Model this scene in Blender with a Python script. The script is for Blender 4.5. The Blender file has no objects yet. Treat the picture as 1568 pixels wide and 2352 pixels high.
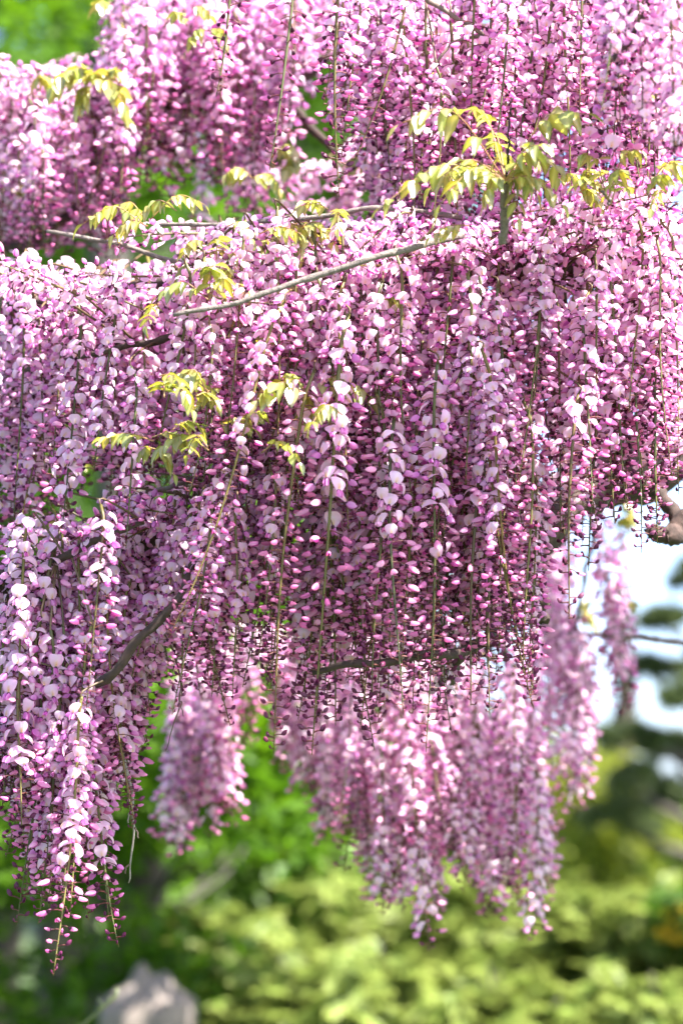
import bpy, math, random
import numpy as np
from mathutils import Vector, Matrix

# ------------------------------------------------------------------ camera, sky, sun, exposure
S = bpy.context.scene
COL = S.collection
PITCH = math.radians(6.0)
CAM = np.array([0.0, 0.0, 1.65])
FOCUS = 4.32
LENS = 100.0
cd = bpy.data.cameras.new('camera')
cam = bpy.data.objects.new('camera', cd)
COL.objects.link(cam)
cam.location = CAM
cam.rotation_euler = (math.pi / 2 + PITCH, 0, 0)
cd.sensor_fit = 'VERTICAL'
cd.sensor_height = 36.0
cd.sensor_width = 24.0
cd.lens = LENS
cd.clip_start = 0.05
cd.clip_end = 3000
cd.dof.use_dof = True
cd.dof.focus_distance = FOCUS
cd.dof.aperture_fstop = 2.3
S.camera = cam

SUN_EL, SUN_AZ = 56.0, 122.0          # azimuth measured from +Y (view direction) towards +X
w = bpy.data.worlds.new('World')
S.world = w
w.use_nodes = True
nt = w.node_tree
bg = nt.nodes['Background']
sky = nt.nodes.new('ShaderNodeTexSky')
sky.sky_type = 'NISHITA'
sky.sun_disc = False
sky.sun_elevation = math.radians(SUN_EL)
sky.sun_rotation = math.radians(SUN_AZ)
sky.air_density = 0.5
sky.dust_density = 3.0
sky.ozone_density = 1.0
sky.altitude = 800
nt.links.new(sky.outputs[0], bg.inputs[0])
bg.inputs[1].default_value = 0.085

sd = bpy.data.lights.new('sun', 'SUN')
sd.energy = 3.4
sd.angle = math.radians(0.53)
sd.color = (1.0, 0.96, 0.91)
so = bpy.data.objects.new('sun', sd)
COL.objects.link(so)
el, az = math.radians(SUN_EL), math.radians(SUN_AZ)
sun_from = Vector((math.sin(az) * math.cos(el), math.cos(az) * math.cos(el), math.sin(el)))
so.rotation_euler = sun_from.to_track_quat('Z', 'Y').to_euler()
so.location = (4, 2, 9)

S.view_settings.view_transform = 'Standard'
S.view_settings.look = 'None'
S.view_settings.gamma = 1.0
S.view_settings.exposure = 3.15
S.render.engine = 'CYCLES'
S.cycles.max_bounces = 18
S.cycles.diffuse_bounces = 12
S.cycles.transmission_bounces = 14
S.cycles.glossy_bounces = 2
S.cycles.use_denoising = True
S.cycles.use_adaptive_sampling = True
S.cycles.adaptive_threshold = 0.02

RNG = np.random.default_rng(11)
random.seed(11)

# ------------------------------------------------------------------ picture -> place
F_ = np.array([0, math.cos(PITCH), math.sin(PITCH)])
R_ = np.array([1.0, 0, 0])
U_ = np.array([0, -math.sin(PITCH), math.cos(PITCH)])
PX = 36.0 / LENS / 2352.0            # metres per picture unit at 1 m (picture is 1568 x 2352 units)


def at(x, y, d):
    return CAM + d * (F_ + R_ * (x - 784) * PX - U_ * (y - 1176) * PX)


def lerp_line(pts, x):
    xs = [p[0] for p in pts]
    ys = [p[1] for p in pts]
    return float(np.interp(x, xs, ys))


# ------------------------------------------------------------------ mesh helpers
def mesh(name, V, T, C, mat, smooth=True):
    V = np.asarray(V, np.float32).reshape(-1, 3)
    T = np.asarray(T, np.int32)
    me = bpy.data.meshes.new(name)
    k = T.shape[1]
    me.vertices.add(len(V))
    me.vertices.foreach_set('co', V.ravel())
    me.loops.add(T.size)
    me.loops.foreach_set('vertex_index', T.ravel())
    me.polygons.add(len(T))
    me.polygons.foreach_set('loop_start', np.arange(0, T.size, k, dtype=np.int32))
    me.polygons.foreach_set('loop_total', np.full(len(T), k, np.int32))
    me.polygons.foreach_set('use_smooth', np.full(len(T), smooth, bool))
    me.update(calc_edges=True)
    if C is not None:
        C = np.asarray(C, np.float32)
        a = me.attributes.new('Col', 'FLOAT_COLOR', 'POINT')
        c4 = np.ones((len(V), 4), np.float32)
        c4[:, :3] = C
        a.data.foreach_set('color', c4.ravel())
    me.materials.append(mat)
    return me


def obj(name, me, parent=None, m=None):
    o = bpy.data.objects.new(name, me)
    COL.objects.link(o)
    if parent is not None:
        o.parent = parent
    if m is not None:
        o.matrix_basis = m
    return o


def tag(o, label, cat, group=None, kind=None):
    o['label'] = label
    o['category'] = cat
    if group:
        o['group'] = group
    if kind:
        o['kind'] = kind
    return o


def empty(name, loc):
    o = bpy.data.objects.new(name, None)
    COL.objects.link(o)
    o.location = loc
    o.empty_display_size = 0.1
    return o


def join(parts):
    """[(V, T, C)] -> one (V, T, C)"""
    Vs, Ts, Cs, n = [], [], [], 0
    for V, T, C in parts:
        Vs.append(V)
        Ts.append(np.asarray(T) + n)
        Cs.append(np.broadcast_to(C, V.shape) if np.ndim(C) == 1 else C)
        n += len(V)
    return np.concatenate(Vs), np.concatenate(Ts), np.concatenate(Cs)


def tube(pts, radii, sides=6, col=(0.2, 0.15, 0.1), wob=0.0, rng=None, cap=True):
    P = np.asarray(pts, float)
    n = len(P)
    r = np.broadcast_to(np.asarray(radii, float), (n,)) if np.ndim(radii) else np.full(n, float(radii))
    tan = np.gradient(P, axis=0)
    tan /= np.linalg.norm(tan, axis=1)[:, None] + 1e-9
    ref = np.array([0.31, 0.83, 0.46])
    V = np.zeros((n, sides, 3))
    a0 = np.linspace(0, 2 * np.pi, sides, endpoint=False)
    for i in range(n):
        u = np.cross(tan[i], ref)
        u /= np.linalg.norm(u) + 1e-9
        v = np.cross(tan[i], u)
        rr = np.full(sides, r[i])
        if wob and rng is not None:
            rr = rr * (1 + wob * rng.normal(size=sides))
        V[i] = P[i] + rr[:, None] * (np.cos(a0)[:, None] * u + np.sin(a0)[:, None] * v)
    T = []
    for i in range(n - 1):
        for j in range(sides):
            a, b = i * sides + j, i * sides + (j + 1) % sides
            c, d = a + sides, b + sides
            T += [(a, c, b), (b, c, d)]
    V = V.reshape(-1, 3)
    if cap:
        V = np.vstack([V, P[0], P[-1]])
        c0, c1 = n * sides, n * sides + 1
        for j in range(sides):
            T.append((c0, j, (j + 1) % sides))
            T.append((c1, (n - 1) * sides + (j + 1) % sides, (n - 1) * sides + j))
    return V, np.array(T), np.broadcast_to(np.array(col, float), V.shape).copy()


def smooth_path(pts, n=24, jitter=0.0, rng=None):
    P = np.asarray(pts, float)
    m = len(P)
    if m == 2:
        t = np.linspace(0, 1, n)[:, None]
        Q = P[0] * (1 - t) + P[1] * t
    else:
        ext = np.vstack([2 * P[0] - P[1], P, 2 * P[-1] - P[-2]])
        Q = []
        for s in np.linspace(0, m - 1 - 1e-6, n):
            i = int(s)
            t = s - i
            p0, p1, p2, p3 = ext[i], ext[i + 1], ext[i + 2], ext[i + 3]
            Q.append(0.5 * (2 * p1 + (p2 - p0) * t + (2 * p0 - 5 * p1 + 4 * p2 - p3) * t * t + (3 * p1 - p0 - 3 * p2 + p3) * t ** 3))
        Q = np.array(Q)
    if jitter and rng is not None:
        N = rng.normal(size=Q.shape) * jitter
        N[0] = 0
        N[-1] = 0
        for _ in range(2):
            N[1:-1] = (N[:-2] + N[1:-1] * 2 + N[2:]) / 4
        Q = Q + N
    return Q


# ------------------------------------------------------------------ materials
def new_mat(name):
    m = bpy.data.materials.new(name)
    m.use_nodes = True
    t = m.node_tree
    t.nodes.clear()
    return m, t, t.nodes.new('ShaderNodeOutputMaterial')


def thin_mat(name, trans, gloss, rough, hue=0.01, val=0.1, sat=0.1, tint=None):
    """thin living tissue: colour from the mesh, reflected and let through, with a light sheen"""
    m, t, out = new_mat(name)
    N, L = t.nodes, t.links
    at_ = N.new('ShaderNodeAttribute')
    at_.attribute_name = 'Col'
    oi = N.new('ShaderNodeObjectInfo')
    hsv = N.new('ShaderNodeHueSaturation')

    def vary(seed, lo, hi, sock):
        a = N.new('ShaderNodeMath')
        a.operation = 'MULTIPLY'
        a.inputs[1].default_value = seed
        b = N.new('ShaderNodeMath')
        b.operation = 'FRACT'
        c = N.new('ShaderNodeMapRange')
        c.inputs[3].default_value = lo
        c.inputs[4].default_value = hi
        L.new(oi.outputs['Random'], a.inputs[0])
        L.new(a.outputs[0], b.inputs[0])
        L.new(b.outputs[0], c.inputs[0])
        L.new(c.outputs[0], sock)
    vary(7.13, 0.5 - hue, 0.5 + hue, hsv.inputs['Hue'])
    vary(13.7, 1 - sat, 1 + sat, hsv.inputs['Saturation'])
    vary(23.1, 1 - val, 1 + val, hsv.inputs['Value'])
    L.new(at_.outputs['Color'], hsv.inputs['Color'])
    d = N.new('ShaderNodeBsdfDiffuse')
    tr = N.new('ShaderNodeBsdfTranslucent')
    L.new(hsv.outputs[0], d.inputs[0])
    if tint:
        mx = N.new('ShaderNodeMix')
        mx.data_type = 'RGBA'
        mx.blend_type = 'MULTIPLY'
        mx.inputs[0].default_value = 1.0
        mx.inputs[7].default_value = (*tint, 1)
        L.new(hsv.outputs[0], mx.inputs[6])
        L.new(mx.outputs[2], tr.inputs[0])
    else:
        L.new(hsv.outputs[0], tr.inputs[0])
    mix = N.new('ShaderNodeMixShader')
    mix.inputs[0].default_value = trans
    L.new(d.outputs[0], mix.inputs[1])
    L.new(tr.outputs[0], mix.inputs[2])
    gl = N.new('ShaderNodeBsdfGlossy')
    gl.inputs['Roughness'].default_value = rough
    mg = N.new('ShaderNodeMixShader')
    mg.inputs[0].default_value = gloss
    L.new(mix.outputs[0], mg.inputs[1])
    L.new(gl.outputs[0], mg.inputs[2])
    L.new(mg.outputs[0], out.inputs[0])
    return m


def bark_mat(name, c1, c2, scale=40, bump=0.4, rough=0.85):
    m, t, out = new_mat(name)
    N, L = t.nodes, t.links
    tc = N.new('ShaderNodeTexCoord')
    nz = N.new('ShaderNodeTexNoise')
    nz.inputs['Scale'].default_value = scale
    nz.inputs['Detail'].default_value = 6
    nz.inputs['Roughness'].default_value = 0.65
    L.new(tc.outputs['Object'], nz.inputs['Vector'])
    cr = N.new('ShaderNodeValToRGB')
    cr.color_ramp.elements[0].position = 0.32
    cr.color_ramp.elements[0].color = (*c1, 1)
    cr.color_ramp.elements[1].position = 0.68
    cr.color_ramp.elements[1].color = (*c2, 1)
    L.new(nz.outputs[0], cr.inputs[0])
    p = N.new('ShaderNodeBsdfPrincipled')
    p.inputs['Roughness'].default_value = rough
    L.new(cr.outputs[0], p.inputs['Base Color'])
    b = N.new('ShaderNodeBump')
    b.inputs['Strength'].default_value = bump
    b.inputs['Distance'].default_value = 0.01
    L.new(nz.outputs[0], b.inputs['Height'])
    L.new(b.outputs[0], p.inputs['Normal'])
    L.new(p.outputs[0], out.inputs[0])
    return m


M_PETAL = thin_mat('petal', 0.60, 0.02, 0.45, hue=0.012, val=0.08, sat=0.1, tint=(1.0, 0.84, 0.96))
M_STEM = thin_mat('flower_stem', 0.10, 0.04, 0.5, hue=0.02, val=0.15)
M_LEAF = thin_mat('young_leaf', 0.58, 0.10, 0.33, hue=0.035, val=0.2, tint=(1.15, 1.1, 0.5))
M_TREELEAF = thin_mat('tree_leaf', 0.5, 0.015, 0.5, hue=0.0, val=0.0, sat=0.0, tint=(1.2, 1.25, 0.6))
M_NEEDLE = thin_mat('needle', 0.15, 0.04, 0.5, hue=0.0, val=0.0, sat=0.0)
M_CYPRESS = thin_mat('cypress_spray', 0.35, 0.015, 0.5, hue=0.0, val=0.0, sat=0.0)
M_BARK = bark_mat('vine_bark', (0.022, 0.012, 0.009), (0.06, 0.034, 0.025), 55)
M_TWIG = bark_mat('twig_bark', (0.10, 0.065, 0.05), (0.20, 0.14, 0.11), 120, 0.25)
M_STICK = bark_mat('stick_bark', (0.085, 0.066, 0.056), (0.21, 0.17, 0.15), 110, 0.6)
M_DRY = bark_mat('dry_twig', (0.11, 0.09, 0.07), (0.36, 0.32, 0.27), 60, 0.4)
M_TRUNK = bark_mat('tree_bark', (0.022, 0.018, 0.014), (0.065, 0.052, 0.04), 14, 0.8)
M_STUMP = bark_mat('weathered_wood', (0.13, 0.105, 0.088), (0.20, 0.165, 0.14), 22, 0.6)
M_GRASS = bark_mat('grass_ground', (0.03, 0.055, 0.012), (0.07, 0.11, 0.03), 3, 0.5)

# ------------------------------------------------------------------ ground
g = 1200.0
me = mesh('ground', [(-g, -g, 0), (g, -g, 0), (g, g, 0), (-g, g, 0)], [(0, 1, 2, 3)], None, M_GRASS, False)
gr = obj('ground', me)
gr['kind'] = 'structure'
gr['label'] = 'green grass ground under the garden trees'


# ------------------------------------------------------------------ flower templates (x outwards from the flower stem, z up)
def grid_patch(fn, nu, nv):
    V, C = [], []
    for j in range(nv + 1):
        for i in range(nu + 1):
            p, c = fn(-1 + 2 * i / nu, j / nv)
            V.append(p)
            C.append(c)
    T = []
    for j in range(nv):
        for i in range(nu):
            a = j * (nu + 1) + i
            b, c, d = a + 1, a + nu + 1, a + nu + 2
            T += [(a, b, d), (a, d, c)]
    return np.array(V), np.array(T), np.array(C)


def mixc(a, b, t):
    t = max(0.0, min(1.0, t))
    return tuple(a[i] * (1 - t) + b[i] * t for i in range(3))


PALE = (0.95, 0.74, 0.885)
EDGE = (0.93, 0.55, 0.785)
WHITE = (0.86, 0.76, 0.80)
YEL = (0.84, 0.50, 0.03)
WING = (0.70, 0.22, 0.61)
KEEL = (0.62, 0.12, 0.46)
BUDC = (0.82, 0.31, 0.57)
BUDT = (0.92, 0.57, 0.76)
CALYX = (0.11, 0.022, 0.060)
PED = (0.24, 0.10, 0.09)
STEMC = (0.105, 0.088, 0.024)


def rot_y(V, a, o=(0, 0, 0)):
    o = np.array(o, float)
    c, s = math.cos(a), math.sin(a)
    W = V - o
    return np.stack([W[:, 0] * c + W[:, 2] * s, W[:, 1], -W[:, 0] * s + W[:, 2] * c], 1) + o


def pedicel(L, droop=0.0):
    P = [(0, 0, 0), (L * 0.5, 0, L * 0.06), (L, 0, -droop)]
    return tube(P, [0.0011, 0.0009, 0.0010], 3, PED, cap=False)


def calyx(base, s, tilt):
    V, T, C = tube([(0, 0, 0), (0.0018, 0, 0), (0.0050, 0, 0)], [0.0006, 0.0021, 0.0027], 6, CALYX)
    V = rot_y(V * s, tilt) + base
    return V, T, C


def banner(base, size, fold, back, tilt, rng):
    hw = 0.0112 * size
    hh = 0.0205 * size

    def fn(s, t):
        # rounded square outline with a notch at the top
        wid = (0.30 + 1.9 * t - 1.3 * t * t) if t < 0.75 else (0.99375 - 3.6 * (t - 0.75) ** 2 - 0.2 * (t - 0.75))
        y = s * hw * wid
        z = hh * (t - 0.05 * (1 - abs(s)) * (t > 0.9))
        z *= 1 - 0.10 * s * s * t
        x = hh * (0.30 * t - back * t * t) - fold * abs(s) ** 1.5 * hw * (0.3 + t * 0.9)
        x += 0.0007 * math.cos(s * 9) * t
        c = mixc(PALE, EDGE, (abs(s) ** 2) * 0.55 + (1 - t) * 0.25)
        c = mixc(c, WHITE, max(0, 0.75 - abs(s) * 2.6) * (1 - abs(t - 0.45) * 1.1))
        if t < 0.5:
            c = mixc(c, YEL, max(0, 1 - abs(s) * 2.2) * max(0, 1.15 - abs(t - 0.26) * 4.5))
        return (x, y, z), c
    V, T, C = grid_patch(fn, 6, 5)
    V = rot_y(V, tilt) + base
    return V, T, C


def keel(base, L, tilt, colr, colt, fat=1.0):
    n, sd_ = 4, 6
    V, C = [], []
    rad = [0.0013, 0.0036, 0.0040, 0.0026, 0.0004]
    for i in range(n + 1):
        t = i / n
        for j in range(sd_):
            a = 2 * math.pi * j / sd_
            x = L * t
            bend = 0.22 * L * t * t
            V.append((x, rad[i] * fat * 0.72 * math.cos(a), rad[i] * fat * math.sin(a) * 1.15 + bend))
            C.append(mixc(colr, colt, t + 0.25 * math.sin(a)))
    T = []
    for i in range(n):
        for j in range(sd_):
            a, b = i * sd_ + j, i * sd_ + (j + 1) % sd_
            T += [(a, b, a + sd_), (b, b + sd_, a + sd_)]
    V = rot_y(np.array(V), tilt) + base
    return V, np.array(T), np.array(C)


def wing(base, side, L, tilt, spread):
    def fn(s, t):
        wd = math.sin(math.pi * min(1, 0.12 + 0.85 * t)) ** 0.7
        x = L * t
        z = s * 0.0046 * wd + 0.10 * L * t * t
        y = side * (0.0016 + spread * (0.5 + 0.5 * s * 0) * math.sin(math.pi * t * 0.9) + 0.0012 * (1 - s * s))
        return (x, y, z), mixc(WING, EDGE, 0.35 * t + 0.2 * s)
    V, T, C = grid_patch(fn, 2, 3)
    V = rot_y(V, tilt) + base
    return V, T, C


def hood(base, L, tilt, c0, c1, openness, wide=1.0):
    """closed or half open banner folded over the keel: a sickle shaped boat"""
    def fn(s, t):
        wd = (math.sin(math.pi * min(0.97, 0.10 + 0.82 * t)) ** 0.75) * wide
        r = 0.0050 * wd
        a = s * (2.35 - openness)
        x = L * t
        y = r * 0.85 * math.sin(a) * (1 + openness * 0.6 * t)
        z = r * 1.15 * math.cos(a) + 0.30 * L * t * t - 0.05 * L * t
        return (x, y, z), mixc(c0, c1, 0.15 + 0.75 * t * (0.6 + 0.4 * (1 - abs(s))))
    V, T, C = grid_patch(fn, 6, 4)
    V = rot_y(V, tilt) + base
    return V, T, C


def flower_open(seed, size, fold, back, tilt):
    r = np.random.default_rng(seed)
    L = 0.0165 + 0.003 * r.random()
    dz = 0.002 + 0.002 * r.random()
    base = np.array([L, 0, -dz])
    ct = 0.35
    b2 = base + np.array([0.0045 * math.cos(ct), 0, -0.0045 * math.sin(ct)])
    parts = [pedicel(L, dz), calyx(base, 1.15, ct), banner(b2, size, fold, back, tilt, r),
             keel(b2, 0.0115 * size, 0.75 + 0.2 * r.random(), KEEL, WING, 0.85),
             wing(b2, 1, 0.0135 * size, 0.72, 0.0022 * size), wing(b2, -1, 0.0135 * size, 0.66, 0.0022 * size)]
    return join(parts)


def flower_half(seed, size):
    r = np.random.default_rng(seed)
    L = 0.0165 + 0.003 * r.random()
    base = np.array([L, 0, -0.001])
    ct = 0.62 + 0.15 * r.random()
    b2 = base + np.array([0.0040 * math.cos(ct), 0, -0.0040 * math.sin(ct)])
    return join([pedicel(L, 0.001), calyx(base, 1.22, ct), hood(b2, 0.0185 * size, ct, BUDC, BUDT, 0.75, 1.1),
                 keel(b2, 0.015 * size, ct + 0.08, KEEL, WING, 0.8)])


def flower_bud(seed, size, L, ct):
    r = np.random.default_rng(seed)
    base = np.array([L, 0, -0.001 * size])
    b2 = base + np.array([0.0036 * math.cos(ct), 0, -0.0036 * math.sin(ct)]) * size
    V, T, C = hood(np.zeros(3), 0.0165, 0.0, mixc(BUDC, KEEL, 0.35), BUDC, 0.0, 0.80)
    V = rot_y(V * size, ct) + b2
    return join([pedicel(L, 0.001 * size), calyx(base, size * 1.28, ct), (V, T, C)])


def flower_tiny(seed, size, L, ct):
    base = np.array([L, 0, 0.0])
    V, T, C = hood(np.zeros(3), 0.0085, 0.0, (0.15, 0.035, 0.085), (0.26, 0.06, 0.15), 0.0, 0.56)
    V = rot_y(V * size, ct) + base
    return join([pedicel(L, 0.0), calyx(base, size * 0.78, ct), (V, T, C)])


TEMPL = [flower_open(1, 1.0, 0.35, 0.42, 0.02), flower_open(2, 1.06, 0.15, 0.62, -0.18), flower_open(3, 0.94, 0.55, 0.30, 0.22),
         flower_open(4, 1.0, 0.85, 0.75, -0.28),
         flower_half(5, 1.0), flower_half(6, 0.9),
         flower_bud(7, 1.0, 0.0165, 0.62), flower_bud(8, 0.86, 0.014, 0.42), flower_bud(9, 0.66, 0.011, 0.15),
         flower_tiny(10, 1.0, 0.0105, -0.30), flower_tiny(11, 0.76, 0.0080, -0.55), flower_tiny(12, 0.5, 0.0045, -0.8)]
STAGES = [(0, 1, 2, 3, 0, 1), (4, 5), (6,), (7,), (8,), (9,), (10,), (11,)]
FLOWER_ME = [mesh('flower' if i < 6 else 'bud', *t, M_PETAL) for i, t in enumerate(TEMPL)]


def rotz(a):
    c, s = math.cos(a), math.sin(a)
    return np.array([[c, -s, 0], [s, c, 0], [0, 0, 1.0]])


def rotx(a):
    c, s = math.cos(a), math.sin(a)
    return np.array([[1, 0, 0], [0, c, -s], [0, s, c]])


def roty(a):
    c, s = math.cos(a), math.sin(a)
    return np.array([[c, 0, s], [0, 1, 0], [-s, 0, c]])


class Raceme:
    """a hanging flower chain of length L: plan of its flowers, stem mesh, joined blossom mesh (made when needed)"""

    def __init__(self, L, opened, seed, bare=0.10, pitch=0.0052, bend=0.08):
        r = np.random.default_rng(seed)
        self.L = L
        n = 18
        t = np.linspace(0, 1, n)
        ba = r.uniform(0, 6.28)
        off = bend * L * (t ** 1.6) * r.normal() + 0.012 * L * np.sin(t * 5 + r.uniform(0, 6))
        X, Y = off * math.cos(ba), off * math.sin(ba)
        hook = 0.014 * np.exp(-t * 22)
        P = np.stack([X - X[0] + hook - hook[0], Y - Y[0], -L * t], 1)
        rad = 0.0019 * (1 - t) ** 0.7 + 0.0006
        self.stem = tube(P, rad, 6, STEMC)
        self.stem[2][:] = np.array(STEMC) * (0.8 + 0.5 * r.random())
        self.stem[2][:, 0] *= 0.75 + 0.35 * r.random()
        # flowers
        self.plan = []
        z = L * bare
        az = r.uniform(0, 6.28)
        while z < L * 0.995:
            s = (z - L * bare) / (L * (1 - bare))
            k = z / L * (n - 1)
            i = min(int(k), n - 2)
            p = P[i] * (1 - (k - i)) + P[i + 1] * (k - i)
            q = s - opened + r.normal() * 0.045
            if q < 0:
                st = 0 if r.random() > 0.10 else 1
            else:
                u = q / max(0.08, 1 - opened)
                st = 1 if u < 0.16 else 2 if u < 0.36 else 3 if u < 0.56 else 4 if u < 0.74 else 5 if u < 0.90 else 6 if u < 0.97 else 7
            if s > 0.985:
                st = 7
            k_ = STAGES[st][r.integers(len(STAGES[st]))]
            sc = r.uniform(0.75, 0.97) * (1.0 if st == 0 else 1.08 if st < 5 else 1.3)
            tiltv = r.normal() * (0.22 if st == 0 else 0.16)
            M = rotz(az + r.normal() * 0.25) @ roty(tiltv - 0.05) @ rotx(r.normal() * (0.25 if st == 0 else 0.2)) * sc
            if not (r.random() < 0.05):
                self.plan.append((k_, M, p, r.uniform(0.9, 1.08)))
            az += 2.39996 + r.normal() * 0.15
            z += pitch * (0.75 + 0.5 * r.random()) * (1.12 if st < 5 else 0.95)
        self._stem_me = self._bl_me = None

    def stem_me(self):
        if self._stem_me is None:
            self._stem_me = mesh('flower_raceme', *self.stem, M_STEM)
        return self._stem_me

    def blossom_me(self):
        if self._bl_me is None:
            parts = []
            for k, M, p, v in self.plan:
                V, T, C = TEMPL[k]
                k2 = (v * 977.0) % 1.0 * (0.38 if k < 4 else 0.15)
                light = C.sum(1, keepdims=True) > 1.2
                C2 = np.where(light, C * (1 - k2) + np.array((0.95, 0.86, 0.90)) * k2, C)
                parts.append((V @ M.T + p, T, np.clip(C2 * v, 0, 0.96)))
            self._bl_me = mesh('blossoms', *join(parts), M_PETAL)
        return self._bl_me


LIB = {}
_seed = 100
for L in (0.20, 0.30, 0.40, 0.52):
    for op in (0.85, 0.62, 0.40, 0.12):
        LIB[(L, op)] = []
        for k in range(3):
            LIB[(L, op)].append(Raceme(L, op, _seed, bare=0.015 if op > 0.7 else 0.05))
            _seed += 1


# ------------------------------------------------------------------ wisteria vines
def closest_on(polys, p):
    best = None
    for P in polys:
        d = np.linalg.norm(P - p, axis=1) + 0.9 * np.maximum(0, p[2] - P[:, 2])
        i = int(np.argmin(d))
        if best is None or d[i] < best[0]:
            best = (d[i], P[i])
    return best[1]


class Vine:
    def __init__(self, name, label, base):
        self.root = empty(name, base)
        self.base = np.array(base, float)
        tag(self.root, label, 'wisteria', 'wisteria vines in bloom')
        self.polys = []
        self.twigs = []
        self.items = []
        self.n = 0

    def loc(self, p):
        return Matrix.Translation(Vector(p) - Vector(self.base))

    def branch(self, pts, r0, r1, name='branch', mat=None, n=26, jit=0.004, wob=0.06, sides=9, support=True):
        rng = np.random.default_rng(int(abs(pts[0][0]) * 1000) + len(self.polys) * 7 + 3)
        P = smooth_path(pts, n, jit, rng)
        rad = np.linspace(r0, r1, n) * (1 + 0.10 * rng.normal(size=n))
        V, T, C = tube(P, rad, sides, (0.1, 0.07, 0.05), wob, rng)
        o = obj(name, mesh(name, V - self.base, T, None, mat or M_BARK), self.root)
        if support:
            self.polys.append(P)
        return o

    def stick(self, pts, r0, r1, name='bare_shoot', mat=None, n=30):
        rng = np.random.default_rng(len(self.polys) + 91)
        P = smooth_path(pts, n, 0.0018, rng)
        rad = np.linspace(r0, r1, n)
        rad[3::6] *= 1.22
        V, T, C = tube(P, rad, 8, (0.3, 0.25, 0.2), 0.05, rng)
        o = obj(name, mesh(name, V - self.base, T, None, mat or M_STICK), self.root)
        return o, P

    def raceme(self, p, L, op, rng, yaw=None, tilt=0.0, lean=0.0):
        keyL = min((0.20, 0.30, 0.40, 0.52), key=lambda q: abs(q - L))
        keyO = min((0.85, 0.62, 0.40, 0.12), key=lambda q: abs(q - op))
        rc = LIB[(keyL, keyO)][rng.integers(3)]
        s = float(np.clip(L / keyL, 0.74, 1.25))
        yaw = rng.uniform(0, 6.28) if yaw is None else yaw
        M = self.loc(p) @ Matrix.Rotation(tilt, 4, 'Y') @ Matrix.Rotation(lean + rng.normal() * 0.05, 4, 'X') @ Matrix.Rotation(yaw, 4, 'Z') @ Matrix.Scale(s, 4)
        self.items.append((rc, M, p))
        if self.polys:
            q = closest_on(self.polys, p)
            d = np.linalg.norm(q - p)
            if d > 0.004:
                up = np.array([0, 0, min(0.010, 0.12 * d)])
                P = smooth_path([p - np.array([0, 0, 0.004]), p + up, (p + q) / 2 + up * 0.8, q], 9)
                c = np.array((0.13, 0.085, 0.045)) * rng.uniform(0.6, 1.3)
                self.twigs.append(tube(P, np.linspace(0.0014, 0.0022, 9), 5, c))

    def fill(self, n, top, bottom, x0, x1, d0, d1, tiers, Lr, op, seed, ops=0.12, minL=0.17, hem=28):
        rng = np.random.default_rng(seed)
        xs = x0 + (x1 - x0) * (np.arange(n) + rng.uniform(0, 1, n)) / n
        tr = np.tile(tiers, n // len(tiers) + 1)[:n]
        for x, ty in zip(xs, tr):
            d = rng.uniform(d0, d1)
            mpp = d * PX
            yt = lerp_line(top, x) + ty + rng.uniform(-45, 45)
            yb = lerp_line(bottom, x) + rng.normal() * hem
            L = rng.uniform(*Lr)
            if yt + L / mpp > yb:
                L = (yb - yt) * mpp
                if L < minL:
                    L = minL * rng.uniform(0.95, 1.2)
                    yt = yb - L / mpp
            if yt < lerp_line(top, x) - 60:
                continue
            self.raceme(at(x, yt, d), L, float(np.clip(op + rng.normal() * ops, 0.1, 0.9)), rng, tilt=0.02 + rng.normal() * 0.055)

    def froth(self, n, top, x0, x1, d0, d1, seed, depth=70, op=0.85):
        rng = np.random.default_rng(seed)
        for k in range(n):
            x = x0 + (x1 - x0) * (k + rng.random()) / n
            y = lerp_line(top, x) + rng.uniform(10, depth)
            p = at(x, y, rng.uniform(d0, d1))
            self.raceme(p, rng.uniform(0.15, 0.20), op, rng, tilt=rng.choice((-1, 1)) * rng.uniform(0.7, 1.7), lean=rng.uniform(-1.0, 0.6))

    def finish(self, individual=0):
        """link stems and blossoms; the racemes nearest to the focus get every flower as an object of its own"""
        V, T, C = join(self.twigs)
        o = obj('twigs', mesh('twigs', V - self.base, T, C, M_STEM), self.root)
        o['kind'] = 'stuff'
        order = sorted(range(len(self.items)), key=lambda i: abs(np.dot(self.items[i][2] - CAM, F_) - (FOCUS - 0.1)))
        own, cnt = set(), 0
        for i in order:
            k = len(self.items[i][0].plan)
            p = self.items[i][2] - CAM
            px = 784 + np.dot(p, R_) / np.dot(p, F_) / PX
            if not 40 < px < 1530:
                continue
            if cnt + k > individual:
                break
            own.add(i)
            cnt += k
        for i, (rc, M, p) in enumerate(self.items):
            st = obj('flower_raceme', rc.stem_me(), self.root, M)
            if i in own:
                for k, m, q, v in rc.plan:
                    mm = Matrix(m.tolist()).to_4x4()
                    mm.translation = q
                    obj('flower' if k < 6 else 'bud', FLOWER_ME[k], st, mm)
            else:
                b = obj('blossoms', rc.blossom_me(), st)
                b['kind'] = 'stuff'


# ---- compound leaves
def leaflet_mesh(seed, wide, fold, curl):
    r = np.random.default_rng(seed)

    def fn(s, t):
        wd = wide * (math.sin(math.pi * t ** 0.72) ** 0.9 if 0 < t < 1 else 0) * (1 - 0.30 * t)
        y = t
        x = s * wd
        z = fold * abs(s) * wd - curl * t * t + 0.012 * math.sin(t * 22) * abs(s)
        k = 0.85 + 0.15 * math.cos(s * 3)
        c = mixc((0.50, 0.50, 0.16), (0.36, 0.37, 0.06), abs(s) * 1.6)
        return (x, y, z), tuple(q * k for q in c)
    V, T, C = grid_patch(fn, 4, 6)
    return mesh('leaflet', V, T, C, M_LEAF)


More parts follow.
